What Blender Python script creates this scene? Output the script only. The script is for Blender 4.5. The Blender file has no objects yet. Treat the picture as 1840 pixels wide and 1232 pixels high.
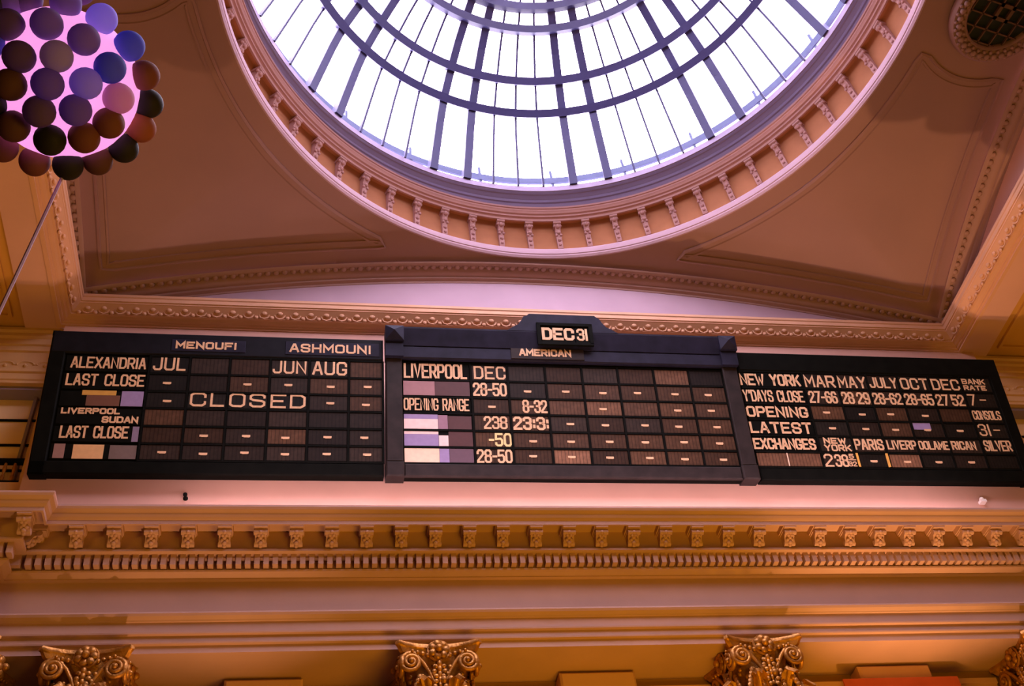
import bpy, math, random
from mathutils import Matrix, Vector
random.seed(7)
SC = bpy.context.scene
COL = SC.collection
PI = math.pi

# ---------------------------------------------------------------- camera
cam = bpy.data.cameras.new('camera')
cam.sensor_fit = 'HORIZONTAL'; cam.sensor_width = 36.0; cam.lens = 38.863
cam.clip_start = 0.05; cam.clip_end = 300
camo = bpy.data.objects.new('camera', cam); COL.objects.link(camo)
RT = Vector((0.9850866, -0.1369842, -0.1041146)); UP = Vector((-0.0290475, -0.7288245, 0.6840841)); FW = Vector((0.16959, 0.6708578, 0.7219343))
camo.matrix_world = Matrix(((RT.x, UP.x, -FW.x, 0), (RT.y, UP.y, -FW.y, 0), (RT.z, UP.z, -FW.z, 1.6), (0, 0, 0, 1)))
SC.camera = camo

# ---------------------------------------------------------------- view + world + lights
SC.view_settings.view_transform = 'Standard'; SC.view_settings.look = 'None'
SC.view_settings.gamma = 1.0; SC.view_settings.use_curve_mapping = False
SC.view_settings.exposure = 0.85
W = bpy.data.worlds.new('sky'); SC.world = W; W.use_nodes = True
bg = W.node_tree.nodes['Background']
bg.inputs[0].default_value = (0.95, 0.82, 1.0, 1); bg.inputs[1].default_value = 9.5
SC.cycles.max_bounces = 10; SC.cycles.diffuse_bounces = 6; SC.cycles.transparent_max_bounces = 16

def light(name, kind, loc, target, power, color, size=1.0, **kw):
    l = bpy.data.lights.new(name, kind); l.energy = power; l.color = color
    if kind == 'AREA': l.size = size
    elif kind in ('POINT', 'SPOT'): l.shadow_soft_size = size
    for k, v in kw.items(): setattr(l, k, v)
    o = bpy.data.objects.new(name, l); COL.objects.link(o); o.location = loc
    o.rotation_euler = (Vector(target) - Vector(loc)).to_track_quat('-Z', 'Y').to_euler()
    return o
po = light('skylight_portal', 'AREA', (3.78, 6.95, 19.4), (3.78, 6.95, 0), 1, (1, 1, 1), 10.9, shape='DISK')
po.data.cycles.is_portal = True
WARM = (1.0, 0.55, 0.03)
light('hall_lamp', 'AREA', (3.8, 1.0, 4.0), (3.8, 12.6, 11.5), 125, WARM, 2.5)
light('stage_lamp', 'AREA', (4.2, 9.2, 3.0), (4.2, 12.4, 10.0), 165, (1.0, 0.48, 0.015), 3.0)
light('column_spot', 'SPOT', (6.7, 11.7, 3.4), (7.6, 12.5, 10.5), 420, (1.0, 0.47, 0.03), 0.12, spot_size=math.radians(44), spot_blend=0.7)

# strip lamp lying on the ledge above the cornice, washing the wall and the board
st = light('ledge_strip_lamp', 'AREA', (4.2, 12.15, 11.16), (4.2, 13.0, 12.25), 80, (1.0, 0.72, 0.80), 12.0, shape='RECTANGLE'); st.data.size_y = 0.10
# shell-rimmed uplighters standing in front of the columns (their scalloped visors are built with them below)
UPL = [(6.75, 11.70, 3.5, (9.9, 10.4, 16.9), 1150), (-0.3, 11.70, 3.5, (-2.6, 10.2, 16.9), 500)]
for x_, y_, z_, t_, p_ in UPL:
    light('uplight_lamp', 'SPOT', (x_, y_, z_), t_, p_, (1.0, 0.53, 0.24), 0.0012, spot_size=math.radians(46), spot_blend=0.9)
for n_, x_, p_ in (('west_aisle_lamp', -6.4, 36), ('east_aisle_lamp', 14.2, 36)):
    light(n_, 'AREA', (x_, 9.0, 9.0), (x_ * 1.0, 10.5, 16), p_, (1.0, 0.52, 0.03), 1.5)

# ---------------------------------------------------------------- materials
def mat(name, col, rough=0.7, metal=0.0, noise=0.0, nscale=3.0, bump=0.0, bscale=30.0, spec=0.3, rnd=0.0):
    m = bpy.data.materials.new(name); m.use_nodes = True
    nt = m.node_tree; b = nt.nodes['Principled BSDF']
    b.inputs['Base Color'].default_value = (*col, 1); b.inputs['Roughness'].default_value = rough
    b.inputs['Metallic'].default_value = metal; b.inputs['Specular IOR Level'].default_value = spec
    tc = nt.nodes.new('ShaderNodeTexCoord')
    if noise or rnd:
        n = nt.nodes.new('ShaderNodeTexNoise'); n.inputs['Scale'].default_value = nscale; n.inputs['Detail'].default_value = 5
        nt.links.new(tc.outputs['Object'], n.inputs['Vector'])
        mr = nt.nodes.new('ShaderNodeMapRange'); mr.inputs[1].default_value = 0.3; mr.inputs[2].default_value = 0.7
        mr.inputs[3].default_value = 1 - noise; mr.inputs[4].default_value = 1 + noise
        nt.links.new(n.outputs['Fac'], mr.inputs[0])
        val = mr.outputs[0]
        if rnd:
            oi = nt.nodes.new('ShaderNodeObjectInfo'); m2 = nt.nodes.new('ShaderNodeMapRange')
            m2.inputs[3].default_value = 1 - rnd; m2.inputs[4].default_value = 1 + rnd * 1.6
            nt.links.new(oi.outputs['Random'], m2.inputs[0])
            mu = nt.nodes.new('ShaderNodeMath'); mu.operation = 'MULTIPLY'
            nt.links.new(val, mu.inputs[0]); nt.links.new(m2.outputs[0], mu.inputs[1]); val = mu.outputs[0]
        mx = nt.nodes.new('ShaderNodeVectorMath'); mx.operation = 'SCALE'; mx.inputs[0].default_value = col
        nt.links.new(val, mx.inputs['Scale']); nt.links.new(mx.outputs[0], b.inputs['Base Color'])
    if bump:
        n = nt.nodes.new('ShaderNodeTexNoise'); n.inputs['Scale'].default_value = bscale; n.inputs['Detail'].default_value = 4
        nt.links.new(tc.outputs['Object'], n.inputs['Vector'])
        bp = nt.nodes.new('ShaderNodeBump'); bp.inputs['Strength'].default_value = bump; bp.inputs['Distance'].default_value = 0.02
        nt.links.new(n.outputs['Fac'], bp.inputs['Height']); nt.links.new(bp.outputs[0], b.inputs['Normal'])
    return m

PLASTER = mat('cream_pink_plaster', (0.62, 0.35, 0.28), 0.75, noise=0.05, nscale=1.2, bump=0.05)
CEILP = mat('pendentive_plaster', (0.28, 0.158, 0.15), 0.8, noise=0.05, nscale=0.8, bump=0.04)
LUNETTE = mat('pale_lilac_plaster', (0.47, 0.325, 0.40), 0.75, noise=0.05, nscale=1.2)
LILAC = mat('pale_moulding_paint', (0.26, 0.20, 0.30), 0.65, noise=0.03, nscale=2)
OCHRE = mat('ochre_wall_paint', (0.36, 0.19, 0.05), 0.8, noise=0.06, nscale=1.0)
OCHRE2 = mat('yellow_ochre_ceiling_paint', (0.55, 0.28, 0.06), 0.8, noise=0.05, nscale=1.0)
ARCHP = mat('brown_pink_arch_plaster', (0.34, 0.20, 0.17), 0.8, noise=0.05, nscale=1.5)
RIMP = mat('lilac_pink_rim_plaster', (0.42, 0.27, 0.32), 0.7, noise=0.05, nscale=2)
ENTP = mat('rose_entablature_plaster', (0.47, 0.27, 0.225), 0.75, noise=0.05, nscale=1.5, bump=0.04)
FRAMEP = mat('apricot_frame_plaster', (0.62, 0.34, 0.21), 0.75, noise=0.05, nscale=1.5)
AISLEP = mat('honey_aisle_plaster', (0.60, 0.36, 0.17), 0.75, noise=0.05, nscale=1.5)
TERRA = mat('terracotta_cove_paint', (0.38, 0.15, 0.065), 0.8, noise=0.08, nscale=3)
RINGP = mat('ring_pink_plaster', (0.42, 0.225, 0.20), 0.7, noise=0.05, nscale=2)
FLOORM = mat('polished_floor', (0.14, 0.075, 0.02), 0.35, noise=0.2, nscale=0.8)
BRONZE = mat('dull_bronze', (0.09, 0.042, 0.024), 0.6, noise=0.1)
STEEL = mat('blue_grey_painted_steel', (0.035, 0.032, 0.105), 0.5, noise=0.06, nscale=4)
GOLD = mat('old_gilding', (0.44, 0.19, 0.035), 0.42, metal=0.55, noise=0.35, nscale=9, bump=0.35, bscale=40, spec=0.5)
SHAFT = mat('column_marble', (0.45, 0.28, 0.18), 0.4, noise=0.2, nscale=3)
BLACKW = mat('black_painted_wood', (0.0045, 0.0045, 0.0035), 0.7, noise=0.25, nscale=6, spec=0.04)
NAVYW = mat('navy_painted_wood', (0.013, 0.0115, 0.026), 0.6, noise=0.3, nscale=5, spec=0.12)
NAVYD = mat('navy_black_wood', (0.007, 0.0065, 0.010), 0.6, noise=0.3, nscale=5, spec=0.1)
POSTW = mat('dusty_dark_post', (0.026, 0.018, 0.017), 0.6, noise=0.25, nscale=5, spec=0.12)
LETTER = mat('cream_lettering', (0.74, 0.46, 0.27), 0.6, noise=0.08, nscale=30)
LETTERY = mat('yellowed_lettering', (0.75, 0.60, 0.28), 0.6, noise=0.08, nscale=30)
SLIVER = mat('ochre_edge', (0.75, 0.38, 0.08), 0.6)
DARKV = mat('black_void', (0.012, 0.016, 0.014), 0.8)
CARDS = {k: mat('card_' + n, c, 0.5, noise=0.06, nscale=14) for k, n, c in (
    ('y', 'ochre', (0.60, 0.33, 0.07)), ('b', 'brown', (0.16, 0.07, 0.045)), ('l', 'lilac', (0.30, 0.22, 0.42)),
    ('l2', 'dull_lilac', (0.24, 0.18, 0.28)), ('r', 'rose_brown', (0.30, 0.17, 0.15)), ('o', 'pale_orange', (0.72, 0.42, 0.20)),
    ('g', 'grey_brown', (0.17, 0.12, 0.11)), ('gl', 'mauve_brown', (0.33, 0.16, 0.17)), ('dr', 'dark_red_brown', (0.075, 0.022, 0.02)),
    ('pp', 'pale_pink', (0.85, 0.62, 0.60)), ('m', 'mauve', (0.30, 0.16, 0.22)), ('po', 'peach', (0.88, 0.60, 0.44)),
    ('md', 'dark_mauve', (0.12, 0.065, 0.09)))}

def plate_material(name, col):
    m = mat(name, col, 0.6, noise=0.25, nscale=12, rnd=0.45, spec=0.12)
    nt = m.node_tree; b = nt.nodes['Principled BSDF']
    src = b.inputs['Base Color'].links[0].from_socket
    tc = nt.nodes.new('ShaderNodeTexCoord')
    w = nt.nodes.new('ShaderNodeTexWave'); w.inputs['Scale'].default_value = 5.6; w.inputs['Distortion'].default_value = 0.6
    w.bands_direction = 'X'
    nt.links.new(tc.outputs['Object'], w.inputs['Vector'])
    mr = nt.nodes.new('ShaderNodeMapRange'); mr.inputs[1].default_value = 0.0; mr.inputs[2].default_value = 0.3
    mr.inputs[3].default_value = 0.55; mr.inputs[4].default_value = 1.0
    nt.links.new(w.outputs['Fac'], mr.inputs[0])
    mx = nt.nodes.new('ShaderNodeVectorMath'); mx.operation = 'SCALE'
    nt.links.new(src, mx.inputs[0]); nt.links.new(mr.outputs[0], mx.inputs['Scale'])
    nt.links.new(mx.outputs[0], b.inputs['Base Color'])
    return m
PLATE = {'d': plate_material('dark_slat_plate', (0.022, 0.013, 0.009)), 'm': plate_material('brown_slat_plate', (0.058, 0.027, 0.014)),
         'p': plate_material('dusty_slat_plate', (0.125, 0.06, 0.034)), 'k': plate_material('black_slat_plate', (0.011, 0.008, 0.006))}

gm = bpy.data.materials.new('skylight_glass'); gm.use_nodes = True
nt = gm.node_tree; nt.nodes.clear()
out = nt.nodes.new('ShaderNodeOutputMaterial'); tr = nt.nodes.new('ShaderNodeBsdfTransparent'); gl = nt.nodes.new('ShaderNodeBsdfGlossy')
tr.inputs[0].default_value = (0.96, 0.95, 0.97, 1); gl.inputs['Roughness'].default_value = 0.1
mxs = nt.nodes.new('ShaderNodeMixShader'); mxs.inputs[0].default_value = 0.0
nt.links.new(tr.outputs[0], mxs.inputs[1]); nt.links.new(gl.outputs[0], mxs.inputs[2]); nt.links.new(mxs.outputs[0], out.inputs[0])
GLASS = gm

# ---------------------------------------------------------------- mesh helpers
class MB:
    def __init__(s): s.v = []; s.f = []
    def add(s, vs, fs):
        n = len(s.v); s.v += [tuple(p) for p in vs]; s.f += [tuple(i + n for i in q) for q in fs]; return s
    def box(s, a, b):
        (x0, y0, z0), (x1, y1, z1) = a, b
        return s.add([(x0, y0, z0), (x1, y0, z0), (x1, y1, z0), (x0, y1, z0), (x0, y0, z1), (x1, y0, z1), (x1, y1, z1), (x0, y1, z1)],
                     [(0, 3, 2, 1), (4, 5, 6, 7), (0, 1, 5, 4), (1, 2, 6, 5), (2, 3, 7, 6), (3, 0, 4, 7)])
    def bbox(s, a, b, e):   # box with its front (-y) edges chamfered
        (x0, y0, z0), (x1, y1, z1) = a, b
        return s.add([(x0, y1, z0), (x1, y1, z0), (x1, y1, z1), (x0, y1, z1), (x0, y0 + e, z0), (x1, y0 + e, z0), (x1, y0 + e, z1), (x0, y0 + e, z1),
                      (x0 + e, y0, z0 + e), (x1 - e, y0, z0 + e), (x1 - e, y0, z1 - e), (x0 + e, y0, z1 - e)],
                     [(0, 1, 2, 3)[::-1]] + [(i, (i + 1) % 4, 4 + (i + 1) % 4, 4 + i) for i in range(4)] +
                     [(4 + i, 4 + (i + 1) % 4, 8 + (i + 1) % 4, 8 + i) for i in range(4)] + [(8, 9, 10, 11)])
    def prism(s, poly, y0, y1):  # poly in (x,z), extruded along y
        n = len(poly)
        return s.add([(x, y0, z) for x, z in poly] + [(x, y1, z) for x, z in poly],
                     [tuple(range(n)), tuple(range(2 * n - 1, n - 1, -1))] + [(i, i + n, (i + 1) % n + n, (i + 1) % n) for i in range(n)])
    def prismx(s, poly, x0, x1):  # poly in (y,z), extruded along x
        n = len(poly)
        return s.add([(x0, y, z) for y, z in poly] + [(x1, y, z) for y, z in poly],
                     [tuple(range(n)), tuple(range(2 * n - 1, n - 1, -1))] + [(i, i + n, (i + 1) % n + n, (i + 1) % n) for i in range(n)])
    def rows(s, rows, closed_u=False, closed_v=False):
        nu, nv = len(rows), len(rows[0]); vs = [p for r in rows for p in r]; fs = []
        for i in range(nu if closed_u else nu - 1):
            for j in range(nv if closed_v else nv - 1):
                a, b = i, (i + 1) % nu; c, d = j, (j + 1) % nv
                fs.append((a * nv + c, b * nv + c, b * nv + d, a * nv + d))
        return s.add(vs, fs)
    def tube(s, pts, r, n=8, closed=False, cap=True):
        pts = [Vector(p) for p in pts]; m = len(pts)
        rr = r if isinstance(r, (list, tuple)) else [r] * m
        rows = []; prev = None
        for i, p in enumerate(pts):
            if closed: t = pts[(i + 1) % m] - pts[i - 1]
            else: t = pts[min(i + 1, m - 1)] - pts[max(i - 1, 0)]
            t.normalize()
            if prev is None: a = t.orthogonal().normalized()
            else: a = (prev - t * prev.dot(t)).normalized()
            prev = a; b = t.cross(a)
            rows.append([p + (a * math.cos(2 * PI * k / n) + b * math.sin(2 * PI * k / n)) * rr[i] for k in range(n)])
        base = len(s.v); s.rows(rows, closed, True)
        if cap and not closed:
            s.f.append(tuple(base + k for k in range(n))); s.f.append(tuple(base + (m - 1) * n + k for k in range(n - 1, -1, -1)))
        return s
    def lathe(s, prof, n=32, c=(0, 0, 0), a0=0.0, a1=2 * PI, closed_prof=False):
        full = abs(a1 - a0 - 2 * PI) < 1e-6; k = n if full else n + 1
        rows = [[(c[0] + r * math.cos(a0 + (a1 - a0) * i / n), c[1] + r * math.sin(a0 + (a1 - a0) * i / n), c[2] + z) for r, z in prof] for i in range(k)]
        return s.rows(rows, full, closed_prof)
    def ball(s, c, r, n=12, m=8, sc=(1, 1, 1)):
        rows = []
        for j in range(n):
            a = 2 * PI * j / n
            rows.append([(c[0] + r * sc[0] * math.sin(PI * i / m) * math.cos(a), c[1] + r * sc[1] * math.sin(PI * i / m) * math.sin(a), c[2] + r * sc[2] * math.cos(PI * i / m)) for i in range(m + 1)])
        return s.rows(rows, True)
    def bar(s, a, b, w, h, up=(0, 0, 1)):   # rectangular bar a->b, w sideways, h along up
        a, b = Vector(a), Vector(b); t = (b - a).normalized(); u = Vector(up); u = (u - t * u.dot(t)).normalized(); l = t.cross(u)
        q = [(-1, -1), (1, -1), (1, 1), (-1, 1)]
        vs = [p + l * (w / 2 * i) + u * (h / 2 * j) for p in (a, b) for i, j in q]
        return s.add(vs, [(0, 1, 2, 3), (7, 6, 5, 4)] + [(i, i + 4, (i + 1) % 4 + 4, (i + 1) % 4) for i in range(4)])
    def xf(s, M):
        s.v = [tuple(M @ Vector(p)) for p in s.v]; return s
    def mesh(s, name):
        me = bpy.data.meshes.new(name); me.from_pydata(s.v, [], s.f); me.update()
        import bmesh
        bm = bmesh.new(); bm.from_mesh(me)
        bmesh.ops.remove_doubles(bm, verts=bm.verts, dist=1e-5)
        bmesh.ops.recalc_face_normals(bm, faces=bm.faces); bm.to_mesh(me); bm.free()
        return me
    def build(s, name, m, parent=None, smooth=None, loc=None):
        me = s.mesh(name); me.materials.append(m)
        o = bpy.data.objects.new(name, me); COL.objects.link(o)
        if parent: o.parent = parent
        if loc: o.location = loc
        if smooth is not None: shade(me, smooth)
        return o

def shade(me, ang):
    for p in me.polygons: p.use_smooth = True
    import bmesh
    bm = bmesh.new(); bm.from_mesh(me)
    for e in bm.edges:
        e.smooth = len(e.link_faces) == 2 and e.calc_face_angle(0) < math.radians(ang)
    bm.to_mesh(me); bm.free()

def tag(o, label, cat, group=None):
    o['label'] = label; o['category'] = cat
    if group: o['group'] = group
    return o
def empty(name, loc, rot=(0, 0, 0)):
    o = bpy.data.objects.new(name, None); COL.objects.link(o); o.location = loc; o.rotation_euler = rot
    o.empty_display_size = 0.2
    return o
def struct(o, label=None, cat=None):
    o['kind'] = 'structure'
    if label: o['label'] = label
    if cat: o['category'] = cat
    return o

def offset_path(path, d, closed):
    """plan polyline moved d to its left, mitred"""
    n = len(path); out = []
    def nrm(a, b):
        t = Vector((b[0] - a[0], b[1] - a[1])).normalized(); return Vector((-t.y, t.x))
    for i in range(n):
        ns = []
        if closed or i > 0: ns.append(nrm(path[i - 1], path[i]))
        if closed or i < n - 1: ns.append(nrm(path[i], path[(i + 1) % n]))
        if len(ns) == 1: o = ns[0] * d
        else:
            m = ns[0] + ns[1]; o = m * (2 * d / m.length_squared)
        out.append((path[i][0] + o.x, path[i][1] + o.y))
    return out
def sweep(mb, prof, path, closed=False):
    rows = []
    offs = [offset_path(path, d, closed) for d, z in prof]
    for i in range(len(path)):
        rows.append([(offs[k][i][0], offs[k][i][1], prof[k][1]) for k in range(len(prof))])
    return mb.rows(rows, closed)

# ---------------------------------------------------------------- bay geometry
XC, YC = 3.775, 6.95
BX0, BX1, BY0, BY1 = -3.95, 11.5, 1.3, 12.6       # the arched edges of the pendentive ceiling
WL, WR, WN, WF = -4.2, 11.75, 1.05, 12.85         # wall planes of the bay
RL, ZL = 5.54, 17.33                              # foot of the dome ring
def arch_z(u, h):
    c = 1.15; R = (h * h + c * c) / (2 * c)
    return 16.12 + math.sqrt(max(R * R - (u * h) ** 2, 0)) - (R - c)
def edge_point(a):
    dx, dy = math.cos(a), math.sin(a)
    tx = ((BX1 - XC) if dx > 0 else (XC - BX0)) / max(abs(dx), 1e-9); ty = ((BY1 - YC) if dy > 0 else (YC - BY0)) / max(abs(dy), 1e-9)
    k = min(tx, ty); x, y = XC + dx * k, YC + dy * k
    z = arch_z((x - XC) / (BX1 - XC), BX1 - XC) if ty < tx else arch_z((y - YC) / (BY1 - YC), BY1 - YC)
    return x, y, z, k
def ceil_z(x, y):
    a = math.atan2(y - YC, x - XC); ex, ey, ez, k = edge_point(a); r = math.hypot(x - XC, y - YC)
    return ZL + (ez - ZL) * (r - RL) / (k - RL)

# ---------------------------------------------------------------- floor, walls, flat ceilings
struct(MB().box((-16, -12, -0.2), (24, 16, 0)).build('floor', FLOORM))
struct(MB().box((-4.12, WF, 11.0), (12.02, 13.5, 15.8)).build('wall_far', PLASTER))
struct(MB().box((-4.12, WF, 15.8), (12.02, 13.5, 17.9)).build('wall_far', LUNETTE))
struct(MB().box((-16, 13.4, 0), (24, 13.9, 9.27)).build('wall_far', OCHRE))
struct(MB().box((-16, -12.4, 0), (24, -12, 16.2)).build('wall_back', OCHRE))
struct(MB().box((-16.4, -12, 0), (-16, 16, 16.2)).build('wall_left', OCHRE))
struct(MB().box((24, -12, 0), (24.4, 16, 16.2)).build('wall_right', OCHRE))
# beams that carry the side arches and the near arch
struct(MB().box((-4.75, WN, 15.55), (WL, 13.5, 17.9)).build('wall_left', PLASTER))
struct(MB().box((WR, WN, 15.55), (12.35, 13.5, 17.9)).build('wall_right', PLASTER))
struct(MB().box((-4.75, 0.55, 15.55), (12.35, WN, 17.9)).build('wall_near', PLASTER))
# aisle ceilings with sunk panels, and the flat ceiling over the near bay
def aisle_ceiling(x0, x1):
    mb = MB().box((x0, -12, 15.62), (x1, 14.2, 16.1))
    w = 1.35 if x1 < 0 else -1.35; xs = x1 if x1 < 0 else x0
    for k in range(3):
        a = xs - w * k; b = xs - w * (k + 1)
        lo, hi = min(a, b), max(a, b)
        for y in range(-11, 13, 3):
            for (p, q, r_, s_) in ((lo + .22, y + .2, hi - .22, y + .26), (lo + .22, y + 2.7, hi - .22, y + 2.76), (lo + .22, y + .26, lo + .28, y + 2.7), (hi - .28, y + .26, hi - .22, y + 2.7)):
                mb.box((p, q, 15.57), (r_, s_, 15.64))
    return mb
struct(aisle_ceiling(-16, -4.7).build('ceiling', OCHRE2))
struct(aisle_ceiling(12.3, 24).build('ceiling', OCHRE2))
struct(MB().box((-4.72, -12, 15.62), (12.32, 0.6, 16.1)).build('ceiling', PLASTER))

# end walls of the aisles: entablature band, tall window, railing
def aisle_wall(x0, x1, name):
    m = MB().box((x0, 13.1, 14.45), (x1, 13.6, 15.65)); m.box((x0, 13.1, 9.27), (x1, 13.6, 12.45))
    m.box((-16.2, 13.1, 9.0), (x0, 13.6, 16)) if x1 < 0 else m.box((x1, 13.1, 9.0), (24.2, 13.6, 16))
    for xx in (((x0, x0 + 2.2), (x1 - .12, x1)) if x1 < 0 else ((x0, x0 + .12), (x1 - 2.2, x1))): m.box((xx[0], 13.1, 12.45), (xx[1], 13.6, 14.45))
    return struct(m.build(name, AISLEP))
for sgn, xa in ((-1, -4.12), (1, 12.02)):
    x0, x1 = (-9.5, xa) if sgn < 0 else (xa, 17.5)
    wl = aisle_wall(x0, x1, 'wall_left' if sgn < 0 else 'wall_right')
    prof = [(0, 15.6), (.16, 15.56), (.16, 15.5), (.12, 15.47), (.12, 15.40), (.09, 15.36), (.09, 15.24), (.06, 15.22), (.06, 15.12), (.03, 15.1), (.03, 14.95), (.02, 14.74), (.05, 14.72), (.05, 14.66), (.02, 14.64), (.02, 14.52), (0, 14.5)]
    t = MB(); sweep(t, prof, [(x1, 13.1), (x0, 13.1)])
    t.build('trim_band', AISLEP, wl)
    s_ = MB(); n = 18
    for k in range(n):   # running scroll along the band
        cx = x1 - .2 - k * .3 if sgn < 0 else x0 + .2 + k * .3
        s_.tube([(cx + .13 * math.cos(q / 8 * PI) , 13.075, 14.82 + .07 * math.sin(q / 8 * PI)) for q in range(9)], .02, 5)
        s_.ball((cx, 13.08, 14.81), .035, 8, 5)
    s_.build('scroll_frieze', AISLEP, wl)
    # window
    wx0, wx1 = x0 + 2.2, x1 - .12
    if sgn > 0: wx0, wx1 = x0 + .12, x1 - 2.2
    g = struct(MB().box((wx0, 13.42, 12.45), (wx1, 13.44, 14.45)).build('window_2' if sgn < 0 else 'window_3', mat('warm_lit_wall_glass', (0.82, 0.58, 0.36), 0.35, noise=0.05)))
    fr = MB()
    for z in (12.92, 13.42, 13.93): fr.box((wx0, 13.385, z - .013), (wx1, 13.44, z + .013))
    fr.build('glazing_bar', BLACKW, g)
    fr = MB()
    xs = [wx1 - .17 - .62 * k for k in range(5)] if sgn < 0 else [wx0 + .17 + .62 * k for k in range(5)]
    for x in xs + [wx1 - .045 if sgn < 0 else wx0 + .045]: fr.box((x - .022, 13.33, 12.45), (x + .022, 13.44, 14.45))
    fr.box((wx0, 13.18, 14.38), (wx1, 13.44, 14.45)); 
    fr.build('mullion', LILAC, g)
    # railing
    rr = empty('railing', ((wx0 + wx1) / 2, 13.16, 12.45))
    h = (wx1 - wx0) / 2
    MB().box((-h, -.04, .40), (h, .04, .47)).box((-h, -.03, .0), (h, .03, .06)).build('handrail', BLACKW, rr)
    b0 = MB().lathe([(.0, .06), (.022, .06), (.03, .14), (.018, .2), (.03, .3), (.02, .4), (0, .4)], 10).mesh('baluster'); b0.materials.append(GOLD)
    nb = int(2 * h / .13)
    for k in range(nb):
        o = bpy.data.objects.new('baluster', b0); COL.objects.link(o); o.parent = rr; o.location = (-h + .07 + k * .13, 0, 0)
    tag(rr, 'low railing under the window past the %s end of the board' % ('menoufi' if sgn < 0 else 'bank rate'), 'railing')

# ---------------------------------------------------------------- pendentive ceiling
mb = MB(); angs = []
N = 192
cor = [math.atan2(y - YC, x - XC) for x in (BX0, BX1) for y in (BY0, BY1)]
angs = sorted(set([round(-PI + 2 * PI * k / N, 6) for k in range(N)] + [round(c, 6) for c in cor]))
rows = []
for a in angs:
    ex, ey, ez, k = edge_point(a); row = []
    for i in range(11):
        t = i / 10; r = RL + (k - RL) * t
        row.append((XC + r * math.cos(a), YC + r * math.sin(a), ZL + (ez - ZL) * t))
    rows.append(row)
mb.rows(rows, True)
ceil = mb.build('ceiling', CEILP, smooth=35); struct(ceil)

def ribbon(mb, pts, closed, prof):
    """moulding strip of cross-section prof (across, drop) laid under the ceiling along plan points"""
    n = len(pts); rows = []
    for i, (x, y) in enumerate(pts):
        if closed: a, b = pts[i - 1], pts[(i + 1) % n]
        else: a, b = pts[max(i - 1, 0)], pts[min(i + 1, n - 1)]
        t = Vector((b[0] - a[0], b[1] - a[1])).normalized(); nn = (-t.y, t.x)
        row = []
        for d, q in prof:
            px, py = x + nn[0] * d, y + nn[1] * d
            row.append((px, py, ceil_z(px, py) - q))
        rows.append(row)
    return mb.rows(rows, closed)
PAN = [(-.10, -.02), (-.10, .03), (-.06, .045), (-.045, .012), (.03, .012), (.045, .03), (.075, .03), (.085, -.02)]
VX = {-1: BX0 + .85, 1: BX1 - .88}     # centres of the round vents
def panel_loop(sx, sy):
    """outline of one corner panel: along the ring, along the far/near arch, the side arch, round the vent"""
    RP = 5.93; ins = .40
    ax = BX1 - ins if sx > 0 else BX0 + ins; ay = BY1 - ins if sy > 0 else BY0 + ins
    dy = abs(ay - YC); x_in = XC + sx * math.sqrt(RP * RP - dy * dy)
    pts = []
    vx, vr = VX[sx], 1.32
    # ring arc from x_in end toward the vent circle
    a0 = math.atan2(dy, abs(x_in - XC))
    k = 0; arc = []
    for i in range(60):
        a = a0 * (1 - i / 59 * 0.97); px, py = XC + sx * RP * math.cos(a), YC + sy * RP * math.sin(a)
        if math.hypot(px - vx, py - YC) < vr: break
        arc.append((px, py))
    last = arc[-1]
    b0 = math.atan2(abs(last[1] - YC), (last[0] - vx) * sx)
    b1 = math.acos(max(-1, min(1, (ax - vx) * sx / vr)))
    vent = [(vx + sx * vr * math.cos(b0 + (b1 - b0) * i / 16), YC + sy * vr * math.sin(b0 + (b1 - b0) * i / 16)) for i in range(1, 17)]
    y1 = vent[-1][1]
    side = [(ax, y1 + (ay - y1) * i / 20) for i in range(1, 21)]
    far = [(ax + (x_in - ax) * i / 30, ay) for i in range(1, 30)]
    loop = arc + vent + side + far
    return loop if sx * sy > 0 else loop[::-1]
tb = MB()
for sx in (-1, 1):
    for sy in (-1, 1): ribbon(tb, panel_loop(sx, sy), True, PAN)
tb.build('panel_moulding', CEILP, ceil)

# arch bands around the bay with their bead rows
def arch_band(axis, fixed, wall, lo, hi, name):
    """curved soffit from the ceiling edge (fixed) back to the wall plane"""
    s = 1 if wall > fixed else -1; n = 64; rows = []; beads = []
    prof = [(-.10, -.06), (-.08, -.085), (-.03, -.09), (-.01, -.06), (.035, -.06), (.045, -.085), (.10, -.13), (.13, -.15), (.17, -.15), (.18, -.19), (.235, -.21), (.24, -.25), (.27, -.25), (.27, .1)]
    c = (lo + hi) / 2; h = (hi - lo) / 2
    def pt(u, d, dz):
        q = c + h * u; z = arch_z(u, h) + dz
        return (q, fixed + s * d, z) if axis == 'x' else (fixed + s * d, q, z)
    for i in range(n + 1):
        u = -1 + 2 * i / n; rows.append([pt(u, d, dz) for d, dz in prof])
    m = MB(); m.rows(rows); o = struct(m.build(name, ARCHP, smooth=50))
    b = MB(); k = int(2 * h / .145)
    for i in range(k):
        u = -1 + 2 * (i + .5) / k; b.ball(pt(u, .012, -.075), .048, 8, 6, (1.15, 1.15, .8) )
    b.build('bead_row', ARCHP, o, smooth=80)
    return o
arch_band('x', BY1, WF, BX0, BX1, 'trim_1')
arch_band('x', BY0, WN, BX0, BX1, 'trim_2')
arch_band('y', BX0, WL, BY0, BY1, 'trim_3')
arch_band('y', BX1, WR, BY0, BY1, 'trim_4')

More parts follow.
